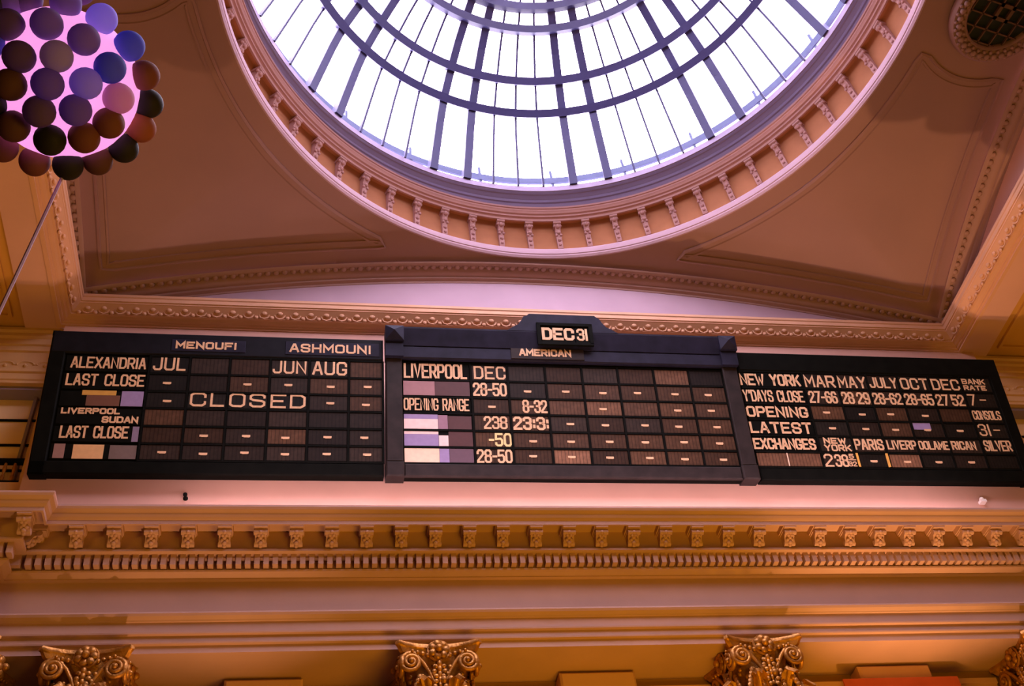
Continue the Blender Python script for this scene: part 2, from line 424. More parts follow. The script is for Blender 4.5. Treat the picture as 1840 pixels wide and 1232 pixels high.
# rectangular frame moulding with egg and dart
FR = [(-.05, 15.98), (.33, 15.955), (.35, 15.94), (.35, 15.885), (.335, 15.87), (.335, 15.79), (.315, 15.78), (.315, 15.76), (.30, 15.75), (.20, 15.665), (.175, 15.66), (.175, 15.635), (.14, 15.628), (.10, 15.60), (.06, 15.59), (.055, 15.57), (.02, 15.56), (.02, 15.53), (-.05, 15.53)]
m = MB(); sweep(m, FR, [(WR, WN), (WR, WF), (WL, WF), (WL, WN)], True)
frame = struct(m.build('trim_5', FRAMEP))
egg = MB()
def egg_run(p0, p1, nx, ny):
    L = math.dist(p0, p1); k = int(round(L / .255)); tx, ty = (p1[0] - p0[0]) / L, (p1[1] - p0[1]) / L
    ang = math.atan2(ty, tx)
    for i in range(k):
        s = (i + .5) * L / k
        e = MB().ball((0, -.005, .012), 1, 9, 6, (.05, .05, .045))
        e.tube([(-.06, .0, .05), (-.085, .03, 0), (-.06, .055, -.05), (0, .06, -.07), (.06, .055, -.05), (.085, .03, 0), (.06, 0, .05)], .015, 5)
        e.ball((.128, .06, -.055), 1, 8, 5, (.036, .045, .036))
        for s2 in (-1, 1): e.tube([(.128 + s2 * .016, .06, -.02), (.128 + s2 * .03, .03, .045)], [.016, .007], 5)
        c = (p0[0] + tx * s + nx * .245, p0[1] + ty * s + ny * .245, 15.695)
        e.xf(Matrix.Translation(c) @ Matrix(((tx, -nx * .6, 0, 0), (ty, -ny * .6, 0, 0), (0, .0, 1, 0), (0, 0, 0, 1))))
        egg.v, egg.f = egg.add(e.v, e.f).v, egg.f
egg_run((WR - .3, WF), (WL + .3, WF), 0, -1)
egg_run((WL, WF - .3), (WL, WN + .3), 1, 0)
egg_run((WR, WF - .3), (WR, WN + .3), -1, 0)
egg.build('egg_and_dart', FRAMEP, frame, smooth=60)

# ---------------------------------------------------------------- dome drum
C = (XC, YC, 0)
drum = MB().lathe([(RL + .12, ZL + .14), (RL + .02, ZL + .02), (RL, ZL), (RL - .03, ZL - .005), (RL - .06, ZL + .03), (RL - .06, ZL + .06), (RL - .075, ZL + .07), (RL - .085, ZL + .15), (RL - .075, ZL + .20), (RL - .06, ZL + .21), (RL - .05, ZL + .24),
                   (RL - .02, ZL + .27), (RL + .06, ZL + .33), (5.74, 17.72), (5.765, 17.76)], 256, C)
o = struct(drum.build('trim_6', RIMP, smooth=40))
MB().lathe([(5.765, 17.76), (5.78, 17.9), (5.78, 18.42), (5.76, 18.52), (5.70, 18.60), (5.66, 18.60), (5.66, 18.575), (5.62, 18.575)], 256, C).build('cove', TERRA, o, smooth=40)
ledge = MB().lathe([(5.64, 18.60), (5.62, 18.56), (5.585, 18.555), (5.575, 18.60), (5.55, 18.615), (5.53, 18.615), (5.525, 18.655), (5.49, 18.665), (5.47, 18.70), (5.455, 18.71), (5.45, 18.745), (5.43, 18.75), (5.43, 18.80), (5.62, 18.84)], 256, C)
struct(ledge.build('trim_7', RINGP, smooth=40))
inner = MB().lathe([(5.66, 18.80), (5.64, 18.95), (5.60, 18.96), (5.59, 19.0), (5.575, 19.02), (5.575, 19.10), (5.545, 19.11), (5.54, 19.16), (5.555, 19.2), (5.525, 19.24), (5.52, 19.30), (5.50, 19.31), (5.49, 19.38), (5.475, 19.39), (5.47, 19.54), (5.72, 19.58), (5.95, 19.5), (5.95, 18.2), (5.8, 18.2), (5.8, 18.8)], 256, C)
struct(inner.build('trim_8', LILAC, smooth=40))
# carved brackets round the ring
b = MB()
sd = [(0, .10), (0, .70), (-.04, .74), (-.17, .74), (-.17, .70), (-.14, .69), (-.155, .64), (-.135, .59), (-.10, .54), (-.11, .46), (-.085, .38), (-.06, .32), (-.065, .24), (-.05, .14), (-.03, .10)]
b.prismx(sd, -.05, .05)
b.prismx([(0, .69), (0, .75), (-.185, .75), (-.185, .705), (-.15, .69)], -.075, .075)
for x, y, z, r in ((0, -.145, .63, .05), (-.048, -.13, .66, .036), (.048, -.13, .66, .036), (0, -.11, .48, .045), (-.04, -.1, .42, .03), (.04, -.1, .42, .03), (0, -.075, .3, .035), (0, -.06, .18, .03)): b.ball((x, y, z), r, 9, 6)
bme = b.mesh('bracket'); bme.materials.append(RINGP)
for k in range(64):
    a = math.radians(89.1 + 5.625 * k)
    q = bpy.data.objects.new('bracket', bme); COL.objects.link(q); q.parent = o
    q.location = (XC + 5.775 * math.cos(a), YC + 5.775 * math.sin(a), 17.80); q.rotation_euler = (0, 0, a - PI / 2)

# ---------------------------------------------------------------- glazed dome
# meridian through the measured rings
MER = [(5.47, 19.54), (5.16, 20.34), (4.757, 21.14), (4.315, 21.46 + .14), (3.9, 21.98), (3.52, 22.24), (3.15, 22.42), (2.6, 22.66), (2.0, 22.88), (1.6, 22.98)]
MER = [(5.47, 19.54), (5.27, 20.0), (5.02, 20.57), (4.757, 21.06), (4.315, 21.56), (3.92, 21.92), (3.523, 22.20), (3.148, 22.42), (2.6, 22.68), (2.0, 22.9), (1.5, 23.02)]
win = struct(MB().lathe([(r + .03, z + .04) for r, z in MER], 96, C).build('window_1', GLASS, smooth=60))
def mer_pts(a, off=0.0):
    return [(XC + (r + off) * math.cos(a), YC + (r + off) * math.sin(a), z + off) for r, z in MER]
def rib(mb, a, w, h, o_=.03):
    """bar following the meridian: w across, h deep (inward from the glass)"""
    rows = []; ta = (-math.sin(a), math.cos(a))
    for i, (r, z) in enumerate(MER):
        r0, z0 = MER[max(i - 1, 0)]; r1, z1 = MER[min(i + 1, len(MER) - 1)]
        t = Vector((r1 - r0, z1 - z0)).normalized(); nn = Vector((-t.y, t.x))
        if nn.x > 0: nn = -nn
        row = []
        for sw, sh in ((-1, o_), (1, o_), (1, -h), (-1, -h)):
            rr, zz = r - nn.x * sh, z - nn.y * sh
            row.append((XC + rr * math.cos(a) + ta[0] * sw * w / 2, YC + rr * math.sin(a) + ta[1] * sw * w / 2, zz))
        rows.append(row)
    base = len(mb.v); mb.rows(rows, False, True)
    mb.f.append(tuple(base + k for k in range(4))); n = len(mb.v) - 4; mb.f.append(tuple(n + k for k in (3, 2, 1, 0)))
for k in range(12):
    for d in (-3.68, 3.68):
        m = MB(); rib(m, math.radians(15 + 30 * k + d - .1), .16, .05, .13); m.build('rib', STEEL, win)
for k in range(12):
    m = MB()
    for d in (-5.3, 0, 5.3): rib(m, math.radians(30 * k + d + .25), .04, .03, .04)
    m.build('glazing_bar', STEEL, win)
for r, z, t in ((4.757, 21.06, .9), (4.315, 21.56, .85), (3.523, 22.20, .6), (3.148, 22.42, .5), (1.5, 23.02, .2)):
    w = .10; h = .13
    n1 = Vector((math.cos(t), math.sin(t))); n0 = Vector((-math.sin(t), math.cos(t)))
    prof = [(r + n0.x * i * w - n1.x * j, z + n0.y * i * w - n1.y * j) for i, j in ((-.8, -.03), (.8, -.03), (.8, h), (-.8, h))]
    MB().lathe(prof, 144, C, closed_prof=True).build('ring', STEEL, win)
# lantern cap closing the crown, and the gutter rail outside the glass
MB().lathe([(1.52, 23.05), (1.0, 23.18), (0, 23.25)], 48, C).build('crown_glass', GLASS, win)
rail = MB().lathe([(5.62, 19.86), (5.62, 20.04), (5.66, 20.04), (5.66, 19.86)], 144, C, closed_prof=True)
for k in range(24):
    a = math.radians(7.5 + 15 * k)
    rail.bar((XC + 5.66 * math.cos(a), YC + 5.66 * math.sin(a), 19.6), (XC + 5.66 * math.cos(a), YC + 5.66 * math.sin(a), 20.3), .05, .05, (math.cos(a), math.sin(a), 0))
rg = mat('grey_blue_outer_rail', (0.11, 0.125, 0.20), 0.8, spec=0.0)
rail.build('outer_rail', rg, win)

# ---------------------------------------------------------------- round ceiling vents
def vent(sx, label):
    vx = VX[sx]; z0 = ceil_z(vx, YC) - .01
    e = empty('ceiling_vent', (vx, YC, z0 - .085))
    m = MB().lathe([(.60, .06), (.60, -.03), (.63, -.06), (.66, -.03), (.70, -.05), (.74, -.09), (.78, -.05), (.83, -.06), (.87, -.02), (.87, .06)], 72)
    w = m.build('wreath_frame', CEILP, e, smooth=50)
    lf = MB(); rnd = random.Random(3)
    for k in range(36):
        a = 2 * PI * k / 36
        lf.ball((.745 * math.cos(a), .745 * math.sin(a), -.085), .055, 7, 5, (1.0, 1.0, .7))
        lf.ball((.68 * math.cos(a + .09), .68 * math.sin(a + .09), -.06), .035, 6, 4)
        lf.ball((.80 * math.cos(a + .09), .80 * math.sin(a + .09), -.065), .035, 6, 4)
    lf.build('leaves', CEILP, w, smooth=70)
    MB().lathe([(0, .05), (.61, .05), (.61, .06), (0, .06)], 48).build('dark_backing', DARKV, e)
    g = MB()
    p = .225
    for k in range(-3, 4):
        c = k * p - (p / 2 if True else 0)
        if abs(c) < .6:
            h = math.sqrt(.6 ** 2 - c * c)
            g.box((c - .011, -h, -.02), (c + .011, h, .02)); g.box((-h, c - .012, -.02), (h, c + .012, .02))
    q = p / 2 + .0
    for s1 in (-1, 1):
        g.box((s1 * q - .03, -q - .03, -.035), (s1 * q + .03, q + .03, .02)); g.box((-q - .03, s1 * q - .03, -.035), (q + .03, s1 * q + .03, .02))
    gr = g.build('grille', BRONZE, e); gr.rotation_euler = (0, 0, math.radians(12))
    e.rotation_euler = (0, 0, 0)
    tag(e, label, 'vent')
vent(1, 'round black ceiling vent with square grille and carved wreath rim')

# ---------------------------------------------------------------- main entablature
PE = [(-.5, 11.02), (.62, 11.07), (.65, 11.06), (.65, 11.03), (.635, 11.0), (.60, 10.975), (.59, 10.965), (.585, 10.945), (.57, 10.92), (.55, 10.90), (.535, 10.89), (.535, 10.83), (.505, 10.83), (.50, 10.90), (.27, 10.90), (.27, 10.63),
      (.285, 10.62), (.31, 10.595), (.31, 10.565), (.275, 10.56), (.12, 10.56), (.12, 10.385), (.155, 10.38), (.15, 10.355), (.11, 10.345), (.07, 10.325), (.055, 10.32), (.055, 10.305), (.0, 10.30), (0, 9.785), (.115, 9.78), (.12, 9.755),
      (.105, 9.725), (.06, 9.695), (.05, 9.68), (.03, 9.675), (.03, 9.54), (.045, 9.53), (.04, 9.508), (.0, 9.50), (0, 9.418), (.015, 9.408), (.01, 9.388), (-.03, 9.38), (-.03, 9.275), (-1.0, 9.275)]
XB, YB = -3.93, 12.23
m = MB(); sweep(m, PE, [(14.5, 12.5), (XB, 12.5), (XB, YB), (-10.5, YB)])
ent = struct(m.build('trim_9', ENTP))
dm = MB()
x = 14.0
k0 = 0
while True:
    x = -3.62 + .118 * k0; k0 += 1
    if x > 13.5: break
    dm.box((x, 12.5 - .25, 10.40), (x + .07, 12.5 - .11, 10.565))
    dm.box((x + .07, 12.5 - .20, 10.53), (x + .118, 12.5 - .11, 10.565))
k0 = 0
while k0 < 50:
    x = XB + .2 - .118 * k0; k0 += 1
    dm.box((x - .07, YB - .25, 10.40), (x, YB - .11, 10.565))
for k in range(2): dm.box((XB + .11, YB + .02 + .118 * k, 10.40), (XB + .25, YB + .09 + .118 * k, 10.565))
dm.build('dentil_course', ENTP, ent)
b = MB()
bp = [(0, 0), (-.225, 0), (-.225, -.035), (-.205, -.05), (-.215, -.07), (-.205, -.10), (-.175, -.115), (-.145, -.115), (-.115, -.135), (-.10, -.17), (-.085, -.205), (-.055, -.225), (-.02, -.225), (0, -.215)]
b.prismx(bp, -.075, .075)
b.box((-.10, -.263, -.028), (.10, 0, .05)); b.box((-.088, -.255, -.05), (.088, 0, -.028))
b.tube([(-.088, -.178, -.088), (.088, -.178, -.088)], .04, 12)
b.tube([(-.082, -.05, -.19), (.082, -.05, -.19)], .04, 12)
for x, y, z, r in ((0, -.20, -.10, .03), (-.025, -.165, -.125, .028), (.025, -.165, -.125, .028), (0, -.13, -.14, .034), (-.03, -.11, -.165, .03), (.03, -.11, -.165, .03), (0, -.095, -.2, .036), (0, -.06, -.225, .03)): b.ball((x, y, z), r, 8, 6)
mme = b.mesh('bracket'); mme.materials.append(ENTP); shade(mme, 35)
def modillion(x, y, rz=0):
    q = bpy.data.objects.new('bracket', mme); COL.objects.link(q); q.parent = ent
    q.location = (x, y, 10.852); q.rotation_euler = (0, 0, rz)
for k in range(33): modillion(-3.03 + .4625 * k, 12.23)
for k in range(5): modillion(-3.62 - .4625 * k, YB - .27)
modillion(XB + .27, YB - .07, PI / 2)

# window surrounds under the entablature: projecting keystones and head mouldings
for x0, x1, name in ((-1.10, -.112, 'a'), (3.275, 4.32, 'b'), (7.57, 8.66, 'c')):
    c = (x0 + x1) / 2; h = (x1 - x0) / 2
    t = MB().bbox((x0, 13.1, 7.4), (x1, 13.41, 9.235), .03)
    for sgn in (-1, 1):
        xa, xb = c + sgn * h, c + sgn * 1.62
        t.box((min(xa, xb), 13.28, 9.02), (max(xa, xb), 13.41, 9.10)); t.box((min(xa, xb), 13.32, 8.86), (max(xa, xb), 13.41, 9.02))
        t.box((c + sgn * 1.5 - .07, 13.32, 6.5), (c + sgn * 1.5 + .07, 13.41, 8.86))
    struct(t.build('trim_%d' % (10 + 'abc'.index(name)), PLASTER))
bn = MB().box((7.25, 13.04, 7.6), (8.98, 13.07, 9.0))
tag(bn.build('banner', mat('red_cloth', (0.55, 0.10, 0.06), 0.8, noise=0.1)), 'red banner hung below the keystone block beside the bright gilded capital', 'banner')

# ---------------------------------------------------------------- columns
def spiral(side, s):
    """volute stalk and scroll on the face side (0..3), s = -1/+1 half; local, abacus top z = 0"""
    cx, cz = .355 * s, -.285
    pts = [(.03 * s, -.415, -.68), (.07 * s, -.42, -.55), (.13 * s, -.43, -.40), (.20 * s, -.44, -.28), (.28 * s, -.45, -.19)]
    n = 40; turns = 2.3
    for i in range(n + 1):
        q = i / n; r = .122 * (1 - q) + .018; a = PI / 2 + .35 - 2 * PI * turns * q
        pts.append((cx + s * r * math.cos(a), -.455 - .012 * abs(math.sin(q * 3)) - .05 * q, cz + r * math.sin(a)))
    return pts
def leaf(mb, a, z0, z1, w, r0, out):
    """acanthus leaf: lobed sheet leaning out from the bell and curling at its tip"""
    nu, nv = 14, 9; rows = []
    for i in range(nu + 1):
        t = i / nu; z = z0 + (z1 - z0) * min(1, t * 1.18)
        rr = r0 + .03 + out * max(0, t - .45) ** 1.6 * 2.2
        if t > .85: z = z1 - (t - .85) * (z1 - z0) * 1.2
        ww = w * (1 - .75 * t ** 2.2) * (1 + .22 * math.sin(t * 26))
        row = []
        for j in range(nv + 1):
            q = -1 + 2 * j / nv; da = q * ww / rr
            bump = .035 * (1 - abs(q)) - .018 * math.cos(q * 9)
            row.append(((rr + bump) * math.sin(a + da), -(rr + bump) * math.cos(a + da), z - .03 * abs(q)))
        rows.append(row)
    return mb.rows(rows)
ab = []
for k in range(4):
    a = k * PI / 2
    for i in range(13):
        q = -1 + 2 * i / 12; x = .50 * q; y = -(.415 + .125 * abs(q) ** 2.2)
        ab.append((x * math.cos(a) - y * math.sin(a), x * math.sin(a) + y * math.cos(a)))
def abacus():
    m = MB(); rows = []
    for s, z in ((.5, .0), (1.0, .0), (1.02, -.02), (1.02, -.055), (.985, -.065), (.965, -.09), (.925, -.125), (.90, -.14), (.5, -.14)):
        rows.append([(x * s, y * s, z) for x, y in ab])
    m.rows(rows, False, True); return m
CAP = {}
def capital_meshes():
    d = {}
    d['abacus'] = abacus()
    d['bell'] = MB().lathe([(0, -1.22), (.40, -1.22), (.42, -1.19), (.40, -1.16), (.355, -1.15), (.355, -.7), (.37, -.4), (.42, -.2), (.44, -.13), (0, -.13)], 40)
    v = MB()
    for k in range(4):
        R = Matrix.Rotation(k * PI / 2, 4, 'Z')
        for s in (-1, 1):
            t = MB(); p = spiral(k, s); n = len(p)
            t.tube(p, [.018 + .016 * min(1, i / 5) if i < 6 else .034 - .016 * (i - 6) / (n - 6) for i in range(n)], 8)
            t.ball((.355 * s, -.52, -.285), .035, 8, 6)
            t.xf(R); v.add(t.v, t.f)
    d['volutes'] = v
    L = MB()
    for k in range(8):
        leaf(L, k * PI / 4, -1.16, -.78, .17, .355, .30)
        leaf(L, k * PI / 4 + PI / 8, -1.1, -.50, .16, .355, .34)
    for k in range(16):
        a = k * PI / 8 + .1; r = .45
        L.ball((r * math.sin(a), -r * math.cos(a), -.52 - .06 * (k % 2)), .05, 8, 6); L.ball((r * .97 * math.sin(a + .13), -r * .97 * math.cos(a + .13), -.43), .036, 7, 5)
        L.ball((r * 1.02 * math.sin(a + .2), -r * 1.02 * math.cos(a + .2), -.34 - .05 * (k % 3)), .03, 7, 5)
    d['leaves'] = L
    rz = MB()
    for k in range(4):
        t = MB().ball((0, -.53, -.12), .05, 10, 6)
        for q in range(7):
            a = q * 2 * PI / 7; t.ball((.088 * math.cos(a), -.49, -.12 + .088 * math.sin(a)), .052, 8, 6, (1, .6, 1))
        t.tube([(.135 * math.cos(q * PI / 8), -.46, -.12 + .135 * math.sin(q * PI / 8)) for q in range(16)], .02, 6, True)
        for i in range(6):   # palmette between the stalks
            t.ball((0, -.46 + .006 * i, -.30 - .07 * i), .045 - .003 * i, 8, 5, (.8, .8, 1.2))
            for s in (-1, 1):
                t.ball((s * (.055 + .012 * math.sin(i * 2)), -.45, -.33 - .07 * i), .034, 7, 5, (1, .7, 1)); t.ball((s * .14, -.44, -.50 - .05 * i), .036, 7, 5, (1, .7, 1.2)); t.ball((s * (.25 + .02 * i), -.43, -.47 - .055 * i), .04, 7, 5, (1, .7, 1.3))
        for s in (-1, 1):   # little leaf sprays beside the flower
            for i in range(4): t.ball((s * (.14 + .065 * i), -.44 - .018 * i, -.17 + .012 * i), .034 - .004 * i, 7, 5)
        t.xf(Matrix.Rotation(k * PI / 2, 4, 'Z')); rz.add(t.v, t.f)
    d['rosettes'] = rz
    out = {}
    for k, mbb in d.items():
        me = mbb.mesh(k); me.materials.append(GOLD); shade(me, 50); out[k] = me
    return out
CAPM = capital_meshes()
shm = MB().lathe([(0, 0), (.56, 0), (.56, .25), (.52, .3), (.55, .38), (.50, .46), (.46, .5), (.455, 1.0), (.45, 3.0), (.40, 6.5), (.37, 8.0), (.385, 8.05), (0, 8.05)], 40).mesh('shaft'); shm.materials.append(SHAFT); shade(shm, 40)
CX = [(-2.68, 12.84, 'gilded capital on the dim column at the menoufi side, under the left end of the dentil row'),
      (1.575, 12.84, 'gilded capital and column standing below the liverpool section of the black board'),
      (5.93, 12.84, 'brightly lit gilded capital and column next to the red banner'),
      (10.28, 12.84, 'shadowed gilded capital and column under the bank rate end of the board'),
      (-4.16, 12.57, 'dark gilded capital and column under the stepped-forward end of the cornice')]
for x, y, lab in CX:
    e = empty('column', (x, y, 0)); tag(e, lab, 'column')
    s_ = bpy.data.objects.new('shaft', shm); COL.objects.link(s_); s_.parent = e
    c = bpy.data.objects.new('capital', CAPM['bell']); COL.objects.link(c); c.parent = e; c.location = (0, 0, 9.272)
    c['label'] = 'gilded leafy capital'
    for k in ('abacus', 'volutes', 'leaves', 'rosettes'):
        q = bpy.data.objects.new(k, CAPM[k]); COL.objects.link(q); q.parent = c

# ---------------------------------------------------------------- stroke lettering
G = {
 'A': [[(0, 0), (.42, 1), (.58, 1), (1, 0)], [(.16, .32), (.84, .32)]],
 'B': [[(0, 0), (0, 1), (.8, 1), (1, .87), (1, .65), (.82, .52), (0, .52)], [(.82, .52), (1, .4), (1, .14), (.8, 0), (0, 0)]],
 'C': [[(1, .72), (1, .86), (.8, 1), (.2, 1), (0, .86), (0, .14), (.2, 0), (.8, 0), (1, .14), (1, .28)]],
 'D': [[(0, 0), (0, 1), (.72, 1), (1, .82), (1, .18), (.72, 0), (0, 0)]],
 'E': [[(1, 1), (0, 1), (0, 0), (1, 0)], [(0, .5), (.8, .5)]],
 'F': [[(1, 1), (0, 1), (0, 0)], [(0, .5), (.8, .5)]],
 'G': [[(1, .72), (1, .86), (.8, 1), (.2, 1), (0, .86), (0, .14), (.2, 0), (.8, 0), (1, .14), (1, .4), (.66, .4)]],
 'H': [[(0, 0), (0, 1)], [(1, 0), (1, 1)], [(0, .5), (1, .5)]],
 'I': [[(.5, 0), (.5, 1)]],
 'J': [[(1, 1), (1, .14), (.8, 0), (.2, 0), (0, .14), (0, .24)]],
 'K': [[(0, 0), (0, 1)], [(1, 1), (.1, .42)], [(.38, .6), (1, 0)]],
 'L': [[(0, 1), (0, 0), (1, 0)]],
 'M': [[(0, 0), (0, 1), (.5, .35), (1, 1), (1, 0)]],
 'N': [[(0, 0), (0, 1), (1, 0), (1, 1)]],
 'O': [[(.2, 0), (0, .14), (0, .86), (.2, 1), (.8, 1), (1, .86), (1, .14), (.8, 0), (.2, 0)]],
 'P': [[(0, 0), (0, 1), (.8, 1), (1, .86), (1, .58), (.8, .44), (0, .44)]],
 'R': [[(0, 0), (0, 1), (.8, 1), (1, .86), (1, .6), (.8, .46), (0, .46)], [(.5, .46), (1, 0)]],
 'S': [[(1, .76), (1, .87), (.8, 1), (.2, 1), (0, .87), (0, .64), (.2, .53), (.8, .47), (1, .36), (1, .13), (.8, 0), (.2, 0), (0, .13), (0, .24)]],
 'T': [[(0, 1), (1, 1)], [(.5, 1), (.5, 0)]],
 'U': [[(0, 1), (0, .14), (.2, 0), (.8, 0), (1, .14), (1, 1)]],
 'V': [[(0, 1), (.5, 0), (1, 1)]],
 'W': [[(0, 1), (.25, 0), (.5, .7), (.75, 0), (1, 1)]],
 'X': [[(0, 0), (1, 1)], [(0, 1), (1, 0)]],
 'Y': [[(0, 1), (.5, .45), (1, 1)], [(.5, .45), (.5, 0)]],
 '0': [[(.25, 0), (0, .16), (0, .84), (.25, 1), (.75, 1), (1, .84), (1, .16), (.75, 0), (.25, 0)]],
 '1': [[(.5, 0), (.5, 1)]],
 '2': [[(0, .74), (0, .86), (.25, 1), (.75, 1), (1, .86), (1, .66), (0, .1), (0, 0), (1, 0)]],
 '3': [[(0, .78), (0, .88), (.25, 1), (.75, 1), (1, .88), (1, .64), (.75, .53), (.4, .53)], [(.75, .53), (1, .4), (1, .12), (.75, 0), (.25, 0), (0, .12), (0, .22)]],
 '5': [[(1, 1), (.05, 1), (0, .56), (.75, .6), (1, .46), (1, .14), (.75, 0), (.25, 0), (0, .12), (0, .2)]],
 '6': [[(.95, .82), (.75, 1), (.25, 1), (0, .82), (0, .14), (.25, 0), (.75, 0), (1, .14), (1, .42), (.75, .55), (.25, .55), (0, .42)]],
 '7': [[(0, 1), (1, 1), (.3, 0)]],
 '8': [[(.25, .53), (0, .66), (0, .88), (.25, 1), (.75, 1), (1, .88), (1, .66), (.75, .53), (.25, .53), (0, .4), (0, .12), (.25, 0), (.75, 0), (1, .12), (1, .4), (.75, .53)]],
 '9': [[(.05, .18), (.25, 0), (.75, 0), (1, .18), (1, .86), (.75, 1), (.25, 1), (0, .86), (0, .58), (.25, .45), (.75, .45), (1, .58)]],
 '-': [[(0, .48), (1, .48)]], ':': [[(.5, .16), (.5, .3)], [(.5, .62), (.5, .78)]], "'": [[(.5, .78), (.5, 1)]],
}
GW = {'I': .12, '1': .12, '-': .55, ':': .12, "'": .12, ' ': .55, 'M': 1.15, 'W': 1.35, 'L': .85, 'J': .85}
def stroke(mb, pts, th, y0, y1):
    closed = pts[0] == pts[-1]
    p = [Vector(q) for q in (pts[:-1] if closed else pts)]; n = len(p); L = []; R = []
    for i in range(n):
        ns = []
        for a, b in ((i - 1, i), (i, i + 1)):
            if not closed and (a < 0 or b >= n): continue
            t = (p[b % n] - p[a % n]).normalized(); ns.append(Vector((-t.y, t.x)))
        if len(ns) == 2:
            m = ns[0] + ns[1]
            o = m * (th / max(m.length_squared, .55)) if m.length > .2 else ns[0] * th / 2
        else: o = ns[0] * th / 2
        q = p[i]
        if not closed and i in (0, n - 1):
            t = (p[1] - p[0]).normalized() if i == 0 else (p[-2] - p[-1]).normalized(); q = q - t * th * .45
        L.append(q + o); R.append(q - o)
    k = n if closed else n - 1
    for i in range(k):
        j = (i + 1) % n; q = [L[i], L[j], R[j], R[i]]
        mb.add([(a.x, y0, a.y) for a in q] + [(a.x, y1, a.y) for a in q],
               [(0, 1, 2, 3), (7, 6, 5, 4), (0, 4, 5, 1), (1, 5, 6, 2), (2, 6, 7, 3), (3, 7, 4, 0)])
def lettering(s, u0, v0, u1, v1, th, y0=-.006, y1=.004):
    mb = MB(); gap = .46
    tot = sum(GW.get(c, 1.0) for c in s) + gap * (len(s) - 1)
    th = min(th, .40 * (u1 - u0) / max(tot, .9)) if len(s) > 1 else th
    un = (u1 - u0 - th) / max(tot, .13); x = u0 + th / 2
    if s in ('1', 'I'): un = 0
    for c in s:
        w = GW.get(c, 1.0) * un
        for pl in G.get(c, []):
            stroke(mb, [(x + px * w, v0 + th / 2 + pz * (v1 - v0 - th)) for px, pz in pl], th, y0, y1)
        x += w + gap * un
    return mb

# ---------------------------------------------------------------- the price board: three cabinets side by side
TILT = 0.23356
RV = [1.945, 1.63, 1.32, 1.03, .73, .44, .165]
LC = [-2.55, -1.96, -1.37, -.765, -.175, .434, .955]
CC = [2.34, 2.93, 3.543, 4.15, 4.75, 5.355, 5.956, 6.54]
RC = [7.945, 8.54, 9.095, 9.665, 10.24, 10.825, 11.40]
DASH = MB().box((-.06, -.006, -.016), (.06, .003, .016)).box((-.035, -.007, -.022), (.05, .003, -.01)).mesh('dash'); DASH.materials.append(LETTER)
class Board:
    def __init__(s, name, u0, label):
        s.u0 = u0
        s.e = empty(name, (u0, 12.62, 12.27), (TILT, 0, 0)); tag(s.e, label, 'price board', 'cabinets of the market price board')
    def part(s, name, m, mat_, parent=None, org=None, smooth=None):
        m.v = [(x - s.u0, y, z) for x, y, z in m.v]
        o = m.build(name, mat_, s.e)
        return o
    def plate(s, name, u0, v0, u1, v1, m, rec=-.012):
        c = ((u0 + u1) / 2, (v0 + v1) / 2); hw, hh = (u1 - u0) / 2 - .018, (v1 - v0) / 2 - .02
        o = MB().bbox((-hw, 0, -hh), (hw, .02, hh), .004).build(name, m, s.e)
        o.location = (c[0] - s.u0, rec, c[1]); s.c = c
        return o
    def text(s, pl, c, t, u0, v0, u1, v1, th=None, m=None):
        th = th or max(.024, .138 * (v1 - v0))
        o = lettering(t, u0 - c[0], v0 - c[1], u1 - c[0], v1 - c[1], th).build('lettering', m or LETTER, pl)
        return o
    def dash(s, pl, dx=0, dz=0):
        o = bpy.data.objects.new('dash', DASH); COL.objects.link(o); o.parent = pl; o.location = (dx, 0, dz)
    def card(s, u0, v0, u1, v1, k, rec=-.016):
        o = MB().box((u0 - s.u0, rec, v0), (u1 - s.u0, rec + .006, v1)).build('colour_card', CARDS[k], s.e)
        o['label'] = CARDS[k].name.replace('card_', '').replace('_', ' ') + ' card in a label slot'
    def grid(s, cols, u0, u1, full_rows=True):
        g = MB()
        for v in RV: g.box((u0, -.022, v - .014), (u1, .012, v + .014))
        for u in cols: g.box((u - .016, -.024, RV[-1]), (u + .016, .012, RV[0]))
        s.part('divider_grid', g, BLACKW)
    def cells(s, cols, texts, nodash=(), mats=None):
        rnd = random.Random(int(s.u0 * 100))
        for r in range(6):
            for c in range(len(cols) - 1):
                key = (r, c)
                t = texts.get(key)
                mk = (mats or {}).get(key) or rnd.choice('dddm' if s.u0 < 0 else ('mmmmd' if s.u0 < 5 else 'dkd'))
                pl = s.plate('price_plate', cols[c], RV[r + 1], cols[c + 1], RV[r], PLATE[mk])
                if t:
                    for q in t: s.text(pl, s.c, *q)
                elif key not in nodash:
                    s.dash(pl, rnd.uniform(-.03, .03), rnd.uniform(-.02, .01))

